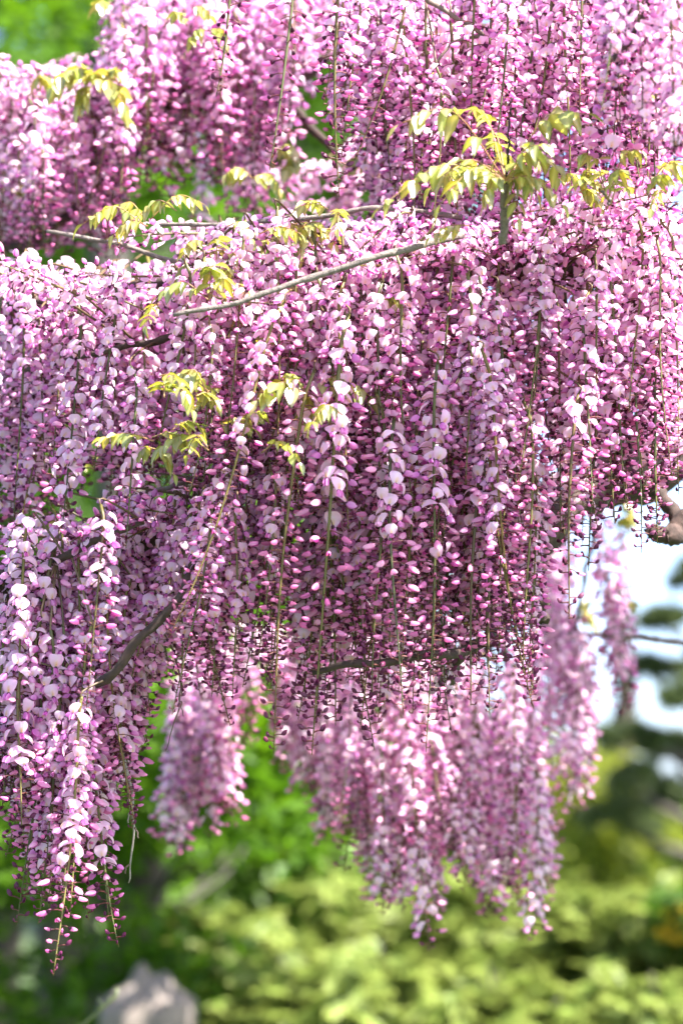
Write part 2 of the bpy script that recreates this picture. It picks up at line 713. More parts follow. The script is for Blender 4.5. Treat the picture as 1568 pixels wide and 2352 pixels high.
LEAFLET = [leaflet_mesh(1, 0.26, 0.35, 0.22), leaflet_mesh(2, 0.22, 0.5, 0.35), leaflet_mesh(3, 0.30, 0.2, 0.12)]


def compound_leaf(vine, p0, p1, pairs, size, rng, sag=0.25, droop=0.8):
    """p0 leaf base, p1 leaf tip (world); leaflets in pairs with one at the end"""
    p0, p1 = np.array(p0), np.array(p1)
    d = p1 - p0
    Lr = np.linalg.norm(d)
    mid = (p0 + p1) / 2 + np.array([0, 0, sag * Lr])
    P = smooth_path([p0, mid, p1], 12)
    V, T, C = tube(P - p0, np.linspace(0.0012, 0.0006, 12), 5, (0.30, 0.16, 0.07))
    st = obj('compound_leaf', mesh('compound_leaf', V, T, C, M_STEM), vine.root, vine.loc(p0))
    tan = np.gradient(P, axis=0)
    for k in range(pairs + 1):
        f = 0.30 + 0.70 * k / pairs
        i = min(11, int(round(f * 11)))
        t = tan[i] / np.linalg.norm(tan[i])
        side = np.cross(t, (0, 0, 1.0))
        side /= np.linalg.norm(side) + 1e-9
        for sgn in ((-1, 1) if k < pairs else (0,)):
            dr = side * sgn * 0.75 + t * (0.35 if sgn else 1.0) + np.array([0, 0, -droop * rng.uniform(0.1, 1.5)]) + rng.normal(size=3) * 0.14
            y = dr / np.linalg.norm(dr)
            nrm = np.array([0, 0, 1.0]) + side * sgn * 0.5 + rng.normal(size=3) * 0.2
            x = np.cross(y, nrm)
            x /= np.linalg.norm(x) + 1e-9
            z = np.cross(x, y)
            s = size * rng.uniform(0.7, 1.05) * (1 - 0.35 * abs(f - 0.6))
            M = Matrix(((x[0] * s, y[0] * s, z[0] * s, 0), (x[1] * s, y[1] * s, z[1] * s, 0), (x[2] * s, y[2] * s, z[2] * s, 0), (0, 0, 0, 1)))
            M.translation = Vector(P[i] - p0)
            obj('leaflet', LEAFLET[rng.integers(3)], st, M)


def leaf_at(vine, a, b, d, pairs=5, size=0.036, seed=0, dd=0.0, sag=0.25, droop=0.8):
    compound_leaf(vine, at(a[0], a[1], d), at(b[0], b[1], d + dd), pairs, size, np.random.default_rng(seed), sag, droop)


def off(x, y, d):
    return at(x, y, d)


# ================= front curtain vine (in focus)
VC = Vine('wisteria_vine', 'sharp wisteria vine with pale upper flowers, long bud-tipped racemes and bare grey shoots', (1.55, 4.9, 0))
VC.branch([(1.55, 4.9, -0.05), (1.50, 4.85, 0.7), (1.42, 4.8, 1.5), off(1850, 680, 4.75), off(1500, 620, 4.68), off(1200, 610, 4.6), off(900, 610, 4.5)], 0.035, 0.008, 'trunk', n=44, sides=12)
VC.branch([off(1500, 620, 4.68), off(1250, 640, 4.52), off(950, 650, 4.5), off(700, 660, 4.45)], 0.009, 0.005)
VC.branch([off(1568, 760, 4.6), off(1250, 800, 4.5), off(950, 800, 4.45), off(700, 820, 4.45)], 0.010, 0.005)
VC.branch([off(900, 590, 4.45), off(640, 620, 4.5), off(400, 640, 4.5), off(200, 680, 4.55), off(20, 700, 4.6)], 0.011, 0.005)
VC.branch([off(640, 620, 4.5), off(430, 760, 4.42), off(260, 800, 4.45), off(60, 850, 4.6)], 0.007, 0.004)
top = [(0, 610), (60, 590), (150, 610), (250, 640), (400, 590), (520, 510), (640, 470), (760, 500), (900, 530), (1100, 500), (1300, 490), (1568, 480)]
botf = [(0, 1260), (150, 1230), (165, 930), (245, 900), (258, 1120), (400, 1130), (600, 1180), (760, 1240), (1000, 1260), (1200, 1330), (1300, 1230), (1350, 1170), (1568, 1170)]
VC.fill(38, top, botf, 0, 420, 4.6, 4.95, [0, 110, 230, 60, 320], (0.24, 0.36), 0.80, 8)
VC.fill(74, top, botf, 420, 1565, 4.42, 4.78, [0, 110, 230, 60, 320], (0.24, 0.36), 0.80, 1, hem=50)
VC.fill(66, top, botf, 420, 1565, 4.26, 4.46, [30, 150, 90, 220], (0.26, 0.42), 0.52, 2)
VC.fill(26, top, botf, 10, 420, 4.5, 4.75, [20, 140, 240, 80], (0.24, 0.40), 0.75, 3)
longb = [(560, 1400), (640, 1560), (680, 1730), (750, 1730), (830, 1650), (950, 1720), (1080, 1590), (1200, 1500), (1260, 1300)]
VC.fill(6, [(560, 760), (1260, 720)], longb, 575, 1240, 4.24, 4.40, [0, 90, 160], (0.50, 0.64), 0.38, 4, ops=0.05)
VC.fill(5, [(1290, 800), (1568, 780)], [(1290, 1400), (1330, 1430), (1400, 1200), (1480, 1270), (1568, 1230)], 1320, 1565, 4.3, 4.45, [0, 60], (0.36, 0.46), 0.12, 5, ops=0.03)
VC.froth(46, top, 30, 1560, 4.25, 4.6, 6)
VC.froth(26, [(820, 470), (1568, 440)], 850, 1568, 4.3, 4.7, 7)
# single racemes one can pick out in the photograph
for (x, y, L, op, d, tl) in ((655, 690, 0.52, 0.40, 4.22, 0.14), (480, 740, 0.26, 0.3, 4.24, 0.08),
                             (255, 640, 0.30, 0.85, 4.35, 0.05), (180, 700, 0.34, 0.85, 4.4, 0.09), (300, 840, 0.28, 0.62, 4.3, 0.06)):
    VC.raceme(at(x, y, d), L, op, np.random.default_rng(x), tilt=tl)
for (x, y, x2, y2, op, d) in ((722, 850, 664, 1732, 0.12, 4.21), (800, 720, 748, 1740, 0.40, 4.22), (1005, 830, 938, 1726, 0.40, 4.22), (905, 960, 872, 1640, 0.40, 4.25), (862, 900, 838, 1590, 0.12, 4.27),
                           (1105, 800, 1078, 1622, 0.40, 4.24), (955, 990, 905, 1570, 0.40, 4.28), (1060, 850, 1022, 1560, 0.12, 4.28), (1200, 920, 1182, 1545, 0.12, 4.26), (1330, 900, 1328, 1425, 0.12, 4.26), (1475, 860, 1470, 1272, 0.12, 4.3)):
    VC.raceme(at(x, y, d), math.hypot(x2 - x, y2 - y) * PX * d, op, np.random.default_rng(x + 7), tilt=math.atan2(x - x2, y2 - y))
# bare shoots
VC.stick([off(398, 724, 4.16), off(560, 690, 4.16), off(700, 640, 4.17), off(920, 578, 4.18), off(1060, 540, 4.3)], 0.0032, 0.0058)
VC.stick([off(108, 531, 4.50), off(250, 556, 4.48), off(430, 604, 4.45), off(640, 606, 4.42), off(760, 600, 4.42)], 0.0032, 0.0048)
VC.stick([off(368, 517, 4.45), off(560, 513, 4.42), off(720, 498, 4.4), off(880, 480, 4.38), off(1060, 500, 4.42)], 0.0030, 0.0044)
VC.stick([off(360, 1128, 4.45), off(430, 1104, 4.45), off(520, 1070, 4.55)], 0.0034, 0.0045)
VC.stick([off(1568, 1030, 4.42), off(1440, 1100, 4.4), off(1370, 1185, 4.4)], 0.005, 0.003)
# leafy shoot over the curtain
VC.stick([off(1155, 560, 4.18), off(1156, 480, 4.15), off(1160, 420, 4.12)], 0.0065, 0.0050)
VC.stick([off(1160, 425, 4.12), off(1166, 330, 4.1), off(1174, 225, 4.08)], 0.0025, 0.0010, 'green_shoot', M_STEM)
s0 = (1160, 415)
LV = [(s0, (915, 285), 5, 0.050, 0.34), (s0, (1075, 250), 5, 0.034, 0.3), (s0, (1350, 262), 5, 0.046, 0.3), (s0, (1300, 395), 4, 0.040, 0.3),
      (s0, (870, 478), 6, 0.040, 0.22), (s0, (990, 430), 5, 0.040, 0.3), (s0, (1290, 470), 5, 0.034, 0.25), (s0, (1190, 500), 5, 0.034, 0.5), (s0, (1245, 330), 4, 0.042, 0.2), (s0, (1060, 420), 5, 0.036, 0.3), (s0, (1110, 470), 5, 0.034, 0.4), (s0, (1230, 440), 5, 0.036, 0.4), (s0, (1010, 470), 5, 0.036, 0.3), (s0, (1130, 300), 4, 0.034, 0.2)]
for i, (a, b, n, sz, sg) in enumerate(LV):
    leaf_at(VC, a, b, 4.10, n, sz * 1.0, 300 + i, dd=(-0.05, 0.06, -0.02, 0.03)[i % 4], sag=sg)
VC.stick([off(1400, 470, 4.2), off(1395, 455, 4.2), off(1380, 440, 4.2)], 0.003, 0.002)
for i, (a, b, n, sz, d) in enumerate((((1395, 460), (1335, 355), 5, 0.032, 4.15), ((1395, 460), (1470, 345), 4, 0.034, 4.15), ((1395, 460), (1425, 390), 3, 0.038, 4.12),
        ((1480, 450), (1575, 385), 4, 0.036, 4.1), ((1490, 440), (1530, 410), 3, 0.03, 4.1))):
    leaf_at(VC, a, b, d, n, sz, 330 + i, dd=-0.03, sag=0.35)
for i, (a, b, n, sz, d) in enumerate((
        ((330, 515), (190, 515), 5, 0.034, 4.45), ((345, 505), (470, 470), 5, 0.033, 4.43), ((340, 520), (260, 540), 4, 0.034, 4.45), ((330, 500), (275, 470), 3, 0.034, 4.47),
        ((690, 520), (620, 560), 5, 0.030, 4.4), ((690, 520), (770, 560), 5, 0.034, 4.4), ((700, 515), (690, 590), 4, 0.034, 4.38), ((660, 525), (730, 540), 4, 0.03, 4.42),
        ((480, 690), (490, 610), 4, 0.044, 4.25), ((480, 690), (360, 680), 5, 0.036, 4.28), ((470, 560), (420, 580), 4, 0.030, 4.4), ((480, 690), (520, 640), 3, 0.036, 4.25),
        ((480, 900), (370, 880), 5, 0.034, 4.34), ((470, 890), (430, 850), 4, 0.034, 4.34), ((450, 910), (500, 930), 4, 0.030, 4.33),
        ((700, 905), (590, 920), 5, 0.046, 4.36), ((700, 905), (660, 860), 4, 0.040, 4.38), ((720, 900), (800, 880), 5, 0.040, 4.38), ((720, 905), (850, 910), 5, 0.040, 4.42), ((730, 910), (780, 970), 5, 0.036, 4.42), ((720, 910), (700, 960), 4, 0.036, 4.42),
        ((480, 1035), (365, 1030), 6, 0.034, 4.36), ((350, 1030), (400, 1090), 3, 0.030, 4.4), ((350, 1030), (320, 1045), 3, 0.026, 4.4),
        ((1040, 1390), (1080, 1430), 4, 0.034, 4.6), ((1000, 1380), (960, 1420), 4, 0.034, 4.62), ((830, 1430), (870, 1470), 4, 0.03, 4.65),
        ((1400, 1010), (1440, 1020), 4, 0.034, 4.9), ((1060, 930), (1040, 960), 3, 0.034, 4.5))):
    leaf_at(VC, a, b, d - (0.15 if 840 < a[1] < 1100 and a[0] < 760 else 0.05), n, sz * 0.95, 360 + i, dd=-0.02 + 0.01 * (i % 5), sag=0.3)
rl_ = np.random.default_rng(71)
for i in range(46):
    zone = ((360, 900, 480, 700, 4.3), (1000, 1568, 380, 520, 4.2), (330, 860, 820, 1050, 4.18), (380, 560, 600, 800, 4.28))[(0, 1, 2, 0, 1, 2, 3)[i % 7]]
    x, y = rl_.uniform(zone[0], zone[1]), rl_.uniform(zone[2], zone[3])
    a = rl_.uniform(0, 6.28)
    r_ = rl_.uniform(60, 120)
    leaf_at(VC, (x, y), (x + r_ * math.cos(a), y + 0.45 * r_ * math.sin(a)), zone[4] + rl_.uniform(-0.05, 0.08), int(rl_.integers(4, 7)), rl_.uniform(0.022, 0.034), 600 + i, dd=rl_.uniform(-0.06, 0.06), sag=rl_.uniform(0.1, 0.4), droop=rl_.uniform(0.2, 1.2))
VC.finish(300)

# ================= second tier of the front curtain
VD = Vine('wisteria_vine', 'pink wisteria vine hanging below the bare grey shoots, tips of tiny purple buds', (1.45, 5.25, 0))
VD.branch([(1.45, 5.25, -0.05), (1.42, 5.2, 0.6), (1.36, 5.1, 1.3), off(1760, 1120, 5.0), off(1440, 1110, 4.85), off(1330, 1140, 4.8), off(1210, 1240, 4.7), off(1120, 1180, 4.65), off(1000, 1060, 4.6), off(800, 1010, 4.55), off(560, 1020, 4.5)], 0.06, 0.007, 'trunk', n=60, sides=12)
VD.branch([off(1120, 1180, 4.65), off(900, 1080, 4.58), off(700, 1060, 4.5), off(450, 1100, 4.48)], 0.012, 0.006)
VD.branch([off(1210, 1240, 4.7), off(1222, 1320, 4.58), off(1240, 1390, 4.56), off(1248, 1428, 4.56)], 0.024, 0.009, wob=0.1, sides=12)
VD.branch([off(1220, 1330, 4.58), off(1150, 1430, 4.58), off(1060, 1500, 4.36), off(930, 1512, 4.27), off(800, 1528, 4.26), off(720, 1545, 4.3)], 0.010, 0.004)
VD.branch([off(1060, 1500, 4.36), off(1030, 1580, 4.72)], 0.006, 0.004)
VD.branch([off(1440, 1110, 4.85), off(1420, 1000, 4.8), off(1430, 930, 4.8)], 0.02, 0.014)
VD.branch([off(1640, 1180, 4.75), off(1565, 1215, 4.7), off(1525, 1232, 4.68), off(1492, 1218, 4.68)], 0.024, 0.012, wob=0.16, sides=12)
VD.branch([off(1440, 1080, 4.8), off(1510, 1130, 4.75), off(1560, 1200, 4.72)], 0.016, 0.012)
top2 = [(380, 1130), (450, 1060), (560, 960), (700, 990), (1000, 1010), (1260, 1040)]
bot2 = [(400, 1560), (470, 1600), (555, 1630), (600, 1430), (650, 1560), (750, 1660), (850, 1600), (950, 1640), (1080, 1560), (1200, 1500), (1260, 1400)]
VD.fill(56, top2, [(x, y - 70) for x, y in bot2], 395, 1250, 4.42, 4.72, [0, 90, 180, 40, 240], (0.26, 0.44), 0.72, 21, hem=60)
VD.fill(26, top2, bot2, 560, 1250, 4.34, 4.50, [60, 140, 220], (0.36, 0.50), 0.30, 22, hem=55)
for (x, y, L, op, d, tl) in ((500, 1090, 0.36, 0.40, 4.24, 0.05), (545, 1150, 0.30, 0.62, 4.28, 0.0), (470, 1120, 0.36, 0.62, 4.30, 0.0), (620, 1080, 0.28, 0.40, 4.26, 0.08), (1100, 1100, 0.34, 0.12, 4.28, 0.0), (440, 1180, 0.28, 0.62, 4.34, 0.0), (530, 1060, 0.36, 0.62, 4.34, 0.0)):
    VD.raceme(at(x, y, d), L, op, np.random.default_rng(x), tilt=tl)
VD.finish(300)

# ================= upper vine hanging into the picture from above
VB = Vine('wisteria_vine', 'lilac wisteria vine whose racemes hang down behind a yellow-green leafy shoot', (1.75, 4.5, 0))
VB.branch([(1.75, 4.5, -0.05), (1.72, 4.5, 1.0), (1.66, 4.5, 2.0), off(2000, -350, 4.6), off(1500, -200, 4.6), off(1100, -180, 4.6), off(760, -160, 4.6), off(480, -200, 4.5)], 0.055, 0.009, 'trunk', n=50, sides=12)
VB.branch([off(1700, -230, 4.3), off(1560, -100, 4.1), off(1460, 60, 4.05), off(1400, 150, 4.02)], 0.009, 0.004)
VB.branch([off(1500, -200, 4.6), off(1250, 30, 4.75), off(1000, 60, 4.75), off(800, 50, 4.8)], 0.009, 0.005)
VB.branch([off(1800, 0, 4.8), off(1568, 120, 4.75), off(1200, 150, 4.8), off(900, 170, 4.8)], 0.010, 0.005)
VB.stick([off(900, -80, 4.38), off(985, 0, 4.38), off(1110, 82, 4.38)], 0.005, 0.0035, mat=M_TWIG)
VB.stick([off(1110, 82, 4.38), off(1040, 100, 4.38), off(985, 170, 4.38)], 0.0025, 0.0018, mat=M_TWIG)
topb = [(730, -160), (1568, -200)]
botb = [(740, 330), (790, 300), (850, 330), (900, 560), (1000, 620), (1568, 640)]
VB.fill(84, topb, botb, 790, 1568, 4.62, 4.98, [0, 130, 230, 60, 320, 400], (0.28, 0.40), 0.80, 31)
VB.fill(34, topb, botb, 800, 1568, 4.36, 4.6, [0, 100, 200, 260], (0.28, 0.42), 0.55, 32)
VB.fill(12, [(1380, -160), (1568, -160)], [(1380, 330), (1568, 360)], 1400, 1568, 3.95, 4.15, [0, 100, 160], (0.22, 0.30), 0.85, 33)
for (x, y, L, op, d, tl) in ((556, -80, 0.21, 0.12, 4.24, 0.15), (672, -130, 0.35, 0.12, 4.22, 0.14), (800, -60, 0.34, 0.12, 4.3, 0.02), (925, -30, 0.28, 0.4, 4.3, 0.28), (820, -40, 0.28, 0.40, 4.36, 0.0), (1000, 150, 0.26, 0.4, 4.36, 0.04)):
    VB.raceme(at(x, y, d), L, op, np.random.default_rng(x), tilt=tl)
for i, (a, b, n, sz, d) in enumerate((((1090, 200), (950, 190), 5, 0.034, 4.6), ((1090, 200), (1000, 240), 5, 0.036, 4.6), ((1040, 180), (1080, 240), 4, 0.03, 4.6),
        ((1568, 215), (1490, 235), 5, 0.032, 4.2), ((1560, 230), (1530, 260), 4, 0.03, 4.2), ((960, 60), (1000, 90), 4, 0.03, 4.7), ((1100, 60), (1060, 90), 4, 0.03, 4.6), ((430, 60), (400, 30), 4, 0.03, 4.7), ((480, 70), (430, 110), 5, 0.03, 4.75), ((480, 70), (520, 100), 4, 0.03, 4.75),
        ((440, 20), (490, 50), 4, 0.03, 4.75))):
    leaf_at(VB, a, b, d, n, sz, 420 + i, dd=-0.02, sag=0.3)
VB.finish(300)

# ================= upper vine farther back
VA = Vine('wisteria_vine', 'soft pink wisteria vine with a stepped top edge against the dark green maple', (-1.75, 5.4, 0))
VA.branch([(-1.75, 5.4, -0.05), (-1.7, 5.4, 1.0), (-1.55, 5.35, 2.0), off(-150, 330, 5.25), off(100, 270, 5.2), off(300, 230, 5.2), off(440, 230, 5.2), off(640, 200, 5.2), off(760, 120, 5.2)], 0.055, 0.010, 'trunk', n=50, sides=12)
VA.branch([off(300, 230, 5.2), off(420, 80, 5.2), off(560, -60, 5.2), off(740, -120, 5.2)], 0.012, 0.006)
VA.branch([off(-150, 330, 5.25), off(0, 200, 5.25), off(60, 170, 5.25)], 0.010, 0.005)
VA.branch([off(640, 200, 5.2), off(760, 340, 5.2), off(880, 400, 5.2)], 0.009, 0.005)
VA.branch([off(-100, 560, 5.1), off(60, 570, 5.05), off(110, 530, 5.05), off(240, 440, 5.1), off(330, 330, 5.15)], 0.012, 0.006)
VA.branch([off(300, 300, 5.15), off(420, 350, 5.1), off(450, 370, 5.1)], 0.006, 0.004)
topa = [(0, 110), (60, 170), (110, 205), (200, 160), (245, 110), (258, -60), (400, -120), (760, -130)]
bota = [(0, 610), (60, 590), (110, 560), (250, 580), (330, 510), (352, 370), (415, 360), (435, 540), (560, 540), (610, 510), (655, 480), (668, 200), (760, 170)]
VA.fill(84, topa, bota, 0, 760, 5.0, 5.4, [0, 110, 220, 50, 300], (0.24, 0.36), 0.80, 41)
VA.fill(30, topa, bota, 0, 700, 4.9, 5.1, [30, 140, 80], (0.26, 0.38), 0.60, 42)
VA.fill(12, [(740, 320), (900, 370)], [(740, 500), (900, 540)], 745, 910, 5.0, 5.2, [0, 30], (0.17, 0.22), 0.85, 43)
VA.froth(24, topa, 0, 250, 4.95, 5.3, 44)
VA.froth(8, [(740, 320), (900, 370)], 745, 900, 5.0, 5.2, 45)
for i, (a, b, n, sz, d) in enumerate((((210, 180), (120, 200), 6, 0.042, 4.95), ((210, 180), (170, 160), 5, 0.040, 4.95), ((210, 185), (290, 250), 6, 0.042, 4.93), ((200, 190), (230, 170), 5, 0.040, 4.95), ((210, 200), (180, 240), 5, 0.04, 4.95), ((250, 170), (275, 165), 3, 0.036, 4.95), ((110, 185), (90, 180), 4, 0.034, 5.0), ((250, 15), (225, 10), 4, 0.034, 5.1), ((580, 410), (520, 400), 5, 0.034, 4.9), ((580, 410), (640, 430), 5, 0.036, 4.9),
        ((860, 380), (800, 370), 5, 0.036, 5.0), ((860, 380), (900, 400), 4, 0.036, 5.0), ((690, 360), (640, 340), 4, 0.036, 5.1), ((690, 370), (660, 390), 4, 0.036, 5.1), ((20, 480), (100, 420), 4, 0.036, 5.1))):
    leaf_at(VA, a, b, d - 0.12, n, sz * 1.1, 450 + i, dd=-0.02, sag=0.3)
VA.finish(0)

# ================= lower vine with the longest tail
VE = Vine('wisteria_vine', 'wisteria vine with a dense tapering tail of racemes and one pale dry twig', (-1.5, 4.9, 0))
VE.branch([(-1.5, 4.9, -0.05), (-1.45, 4.9, 0.7), (-1.3, 4.75, 1.4), off(-350, 1420, 4.54), off(-60, 1340, 4.46), off(60, 1338, 4.44), off(160, 1330, 4.46), off(300, 1260, 4.49), off(420, 1195, 4.52), off(520, 1110, 4.54)], 0.045, 0.008, 'trunk', n=50, sides=12)
VE.branch([off(455, 1280, 4.30), off(415, 1370, 4.26), off(360, 1425, 4.26), off(300, 1490, 4.26), off(240, 1565, 4.28), off(150, 1600, 4.54), off(-60, 1640, 4.59), off(-350, 1600, 4.64)], 0.006, 0.008)
VE.branch([off(60, 1338, 4.44), off(180, 1260, 4.34), off(330, 1200, 4.29)], 0.008, 0.004)
VE.branch([off(520, 1110, 4.54), off(455, 1280, 4.30)], 0.009, 0.008)
tope = [(0, 1310), (60, 1230), (120, 1190), (200, 1180), (330, 1130), (430, 1170)]
bote = [(0, 1850), (40, 1830), (60, 1900), (110, 2010), (150, 2090), (180, 2190), (215, 2020), (245, 1880), (330, 1720), (345, 1600), (400, 1440), (430, 1420)]
VE.fill(66, tope, bote, 0, 420, 4.34, 4.7, [0, 100, 210, 320, 50, 160], (0.26, 0.40), 0.78, 51)
VE.fill(26, [(0, 1480), (60, 1450), (240, 1480), (330, 1500)], bote, 0, 250, 4.30, 4.55, [0, 80, 160], (0.36, 0.50), 0.55, 52, hem=50)
VE.fill(8, [(250, 1430), (340, 1400)], bote, 255, 345, 4.4, 4.6, [0, 60], (0.2, 0.26), 0.4, 53)
VE.froth(12, tope, 0, 430, 4.4, 4.6, 54)
VE.raceme(at(188, 1600, 4.24), 0.41, 0.62, np.random.default_rng(5), tilt=0.02)
VE.raceme(at(232, 1160, 4.18), 0.30, 0.5, np.random.default_rng(6), tilt=0.04)
VE.stick([off(250, 1600, 4.42), off(276, 1700, 4.40), off(300, 1800, 4.38), off(308, 1860, 4.38), off(306, 1930, 4.38), off(299, 1985, 4.38), off(296, 2028, 4.38)], 0.0030, 0.0010, 'dry_twig', M_DRY)
VE.stick([off(308, 1862, 4.38), off(298, 1872, 4.38), off(295, 1890, 4.38)], 0.0013, 0.0012, 'dry_twig', M_DRY, 10)
VE.stick([off(308, 1902, 4.38), off(316, 1908, 4.38), off(318, 1925, 4.38)], 0.0013, 0.0012, 'dry_twig', M_TWIG, 10)
VE.stick([off(300, 1985, 4.38), off(291, 1994, 4.38), off(289, 2006, 4.38)], 0.0013, 0.0010, 'dry_twig', M_TWIG, 10)
VE.stick([off(360, 1425, 4.52), off(405, 1510, 4.48), off(416, 1600, 4.46), off(400, 1660, 4.46), off(380, 1725, 4.46)], 0.0022, 0.0007, 'dry_twig', M_TWIG)
VE.stick([off(416, 1610, 4.46), off(422, 1645, 4.46)], 0.0012, 0.0007, 'dry_twig', M_TWIG, 10)
for i, (a, b, n, sz, d) in enumerate((((140, 1200), (90, 1190), 4, 0.030, 4.7), ((200, 1080), (180, 1040), 5, 0.036, 5.1), ((170, 1080), (200, 1040), 4, 0.036, 5.1), ((150, 1210), (180, 1230), 3, 0.03, 4.7), ((60, 1250), (20, 1270), 3, 0.03, 4.7))):
    leaf_at(VE, a, b, d, n, sz, 480 + i, sag=0.3)
VE.finish(300)

# ================= blurred curtain behind
VG = Vine('wisteria_vine', 'dense deep pink wisteria curtain hanging behind the bud tips, over the golden shrubs', (1.7, 5.9, 0))
VG.branch([(1.7, 5.9, -0.05), (1.66, 5.85, 0.8), (1.5, 5.75, 1.6), off(1700, 1020, 5.5), off(1450, 1050, 5.45), off(1250, 1230, 5.45), off(1140, 1400, 5.45), off(900, 1480, 5.5), off(650, 1500, 5.5), off(400, 1520, 5.5)], 0.06, 0.010, 'trunk', n=50, sides=12)
VG.branch([off(1180, 1450, 5.5), off(1000, 1560, 5.45), off(850, 1620, 5.4)], 0.010, 0.005)
VG.branch([off(1140, 1400, 5.45), off(1170, 1600, 5.4), off(1110, 1680, 5.35)], 0.010, 0.005)
topg = [(400, 1500), (560, 1460), (700, 1460), (900, 1440), (1240, 1400)]
botg = [(400, 1900), (440, 1935), (490, 1870), (540, 1780), (580, 1640), (650, 1680), (700, 1800), (760, 1880), (820, 1920), (850, 2010), (950, 2080), (1050, 1970), (1100, 2010), (1150, 2100), (1225, 2060), (1245, 1960)]
VG.fill(66, topg, botg, 800, 1240, 5.1, 5.6, [0, 100, 200, 300, 400], (0.34, 0.52), 0.68, 61, hem=60)
VG.fill(22, [(680, 1500), (830, 1480)], botg, 660, 830, 5.3, 5.7, [0, 100, 200], (0.26, 0.40), 0.72, 62)
VG.fill(16, [(400, 1480), (530, 1460)], botg, 405, 525, 5.3, 5.6, [0, 110, 180], (0.34, 0.46), 0.8, 63)
VG.fill(7, topg, botg, 535, 660, 5.3, 5.7, [0, 60], (0.28, 0.34), 0.4, 64)
VG.branch([off(1700, 1020, 5.5), off(1450, 780, 5.45), off(1150, 800, 5.4), off(800, 860, 5.4)], 0.012, 0.006)
VG.fill(26, [(760, 900), (1568, 720), (1750, 700)], [(760, 1350), (1150, 1400), (1290, 1150), (1750, 1050)], 780, 1740, 5.15, 5.75, [0, 90, 180], (0.28, 0.40), 0.8, 65)  # racemes added behind the front curtain to shade the deep pink curtain below
VG.finish(0)

VF = Vine('wisteria_vine', 'loose blurred wisteria racemes hanging in front of the open sky beside the pine', (1.95, 5.8, 0))
VF.branch([(1.95, 5.8, -0.05), (1.9, 5.8, 0.9), (1.75, 5.75, 1.9), off(1680, 1050, 5.75), off(1420, 1090, 5.75), off(1230, 1120, 5.75)], 0.05, 0.010, 'trunk', n=40, sides=12)
VF.branch([off(1400, 1090, 5.75), off(1350, 1280, 5.7), off(1320, 1440, 5.65)], 0.007, 0.004)
VF.fill(9, [(1215, 1150), (1300, 1150)], [(1215, 1700), (1245, 1760), (1300, 1620)], 1222, 1298, 5.6, 5.9, [0, 80, 160], (0.36, 0.46), 0.85, 71)
VF.fill(6, [(1290, 1440), (1365, 1440)], [(1290, 1800), (1325, 1860), (1365, 1760)], 1292, 1358, 5.55, 5.75, [0, 60, 120], (0.36, 0.44), 0.85, 72)
VF.fill(4, [(1380, 1190), (1440, 1180)], [(1380, 1600), (1410, 1650), (1440, 1560)], 1384, 1436, 5.6, 5.8, [0, 100, 200], (0.34, 0.42), 0.62, 73)
o_, P_ = VF.stick([off(1240, 1452, 5.6), off(1450, 1463, 5.6), off(1568, 1476, 5.6), off(1900, 1500, 5.6)], 0.0048, 0.0065)
for i, (a, b, n, sz, d) in enumerate((((1350, 1370), (1340, 1420), 4, 0.034, 5.7), ((1340, 1400), (1370, 1440), 4, 0.034, 5.7), ((1440, 1395), (1455, 1380), 3, 0.03, 5.7), ((1410, 1200), (1450, 1190), 5, 0.046, 5.75), ((1430, 1120), (1450, 1180), 5, 0.044, 5.75))):
    leaf_at(VF, a, b, d, n, sz, 500 + i, sag=0.2)
VF.branch([off(1680, 1050, 5.75), off(1750, 800, 5.3), off(1650, 640, 5.1), off(1800, 600, 5.0), off(2050, 580, 5.0)], 0.014, 0.007)  # unseen limb added to carry the out-of-frame racemes
VF.fill(34, [(1590, 620), (2100, 560)], [(1590, 1080), (2100, 1110)], 1600, 2050, 4.8, 5.4, [0, 80, 160], (0.28, 0.40), 0.8, 75)  # unseen racemes added right of the frame to shade the blurred curtain
VF.finish(0)


# ------------------------------------------------------------------ background trees and shrubs
def leaf_cloud(centers, radii, n, size, rng, c0, c1, flat=0.6, up=0.4):
    centers = np.asarray(centers)
    radii = np.asarray(radii)
    wgt = radii ** 2
    idx = rng.choice(len(centers), n, p=wgt / wgt.sum())
    dv = rng.normal(size=(n, 3))
    dv /= np.linalg.norm(dv, axis=1)[:, None]
    rr = rng.random(n) ** 0.45
    P = centers[idx] + dv * (rr * radii[idx])[:, None] * np.array([1, 1, flat])
    nr = rng.normal(size=(n, 3)) * (1 - up) + np.array([0, 0, 1.0]) * up * 2
    nr /= np.linalg.norm(nr, axis=1)[:, None]
    d = rng.normal(size=(n, 3))
    u = np.cross(nr, d)
    u /= np.linalg.norm(u, axis=1)[:, None]
    v = np.cross(nr, u)
    s = size * rng.uniform(0.6, 1.25, n)[:, None]
    A = P - u * s * 0.55
    B = P + v * s * 0.34 + nr * s * 0.10
    C = P + u * s * 0.55 - nr * s * 0.10
    D = P - v * s * 0.34 + nr * s * 0.10
    V = np.stack([A, B, C, D], 1).reshape(-1, 3)
    b = np.arange(n) * 4
    T = np.concatenate([np.stack([b, b + 1, b + 2], 1), np.stack([b, b + 2, b + 3], 1)])
    cc = rng.random(len(centers))[idx] * 0.6 + rng.random(n) * 0.4
    c = np.array(c0) * (1 - cc)[:, None] + np.array(c1) * cc[:, None]
    return V, T, np.repeat(c, 4, axis=0)


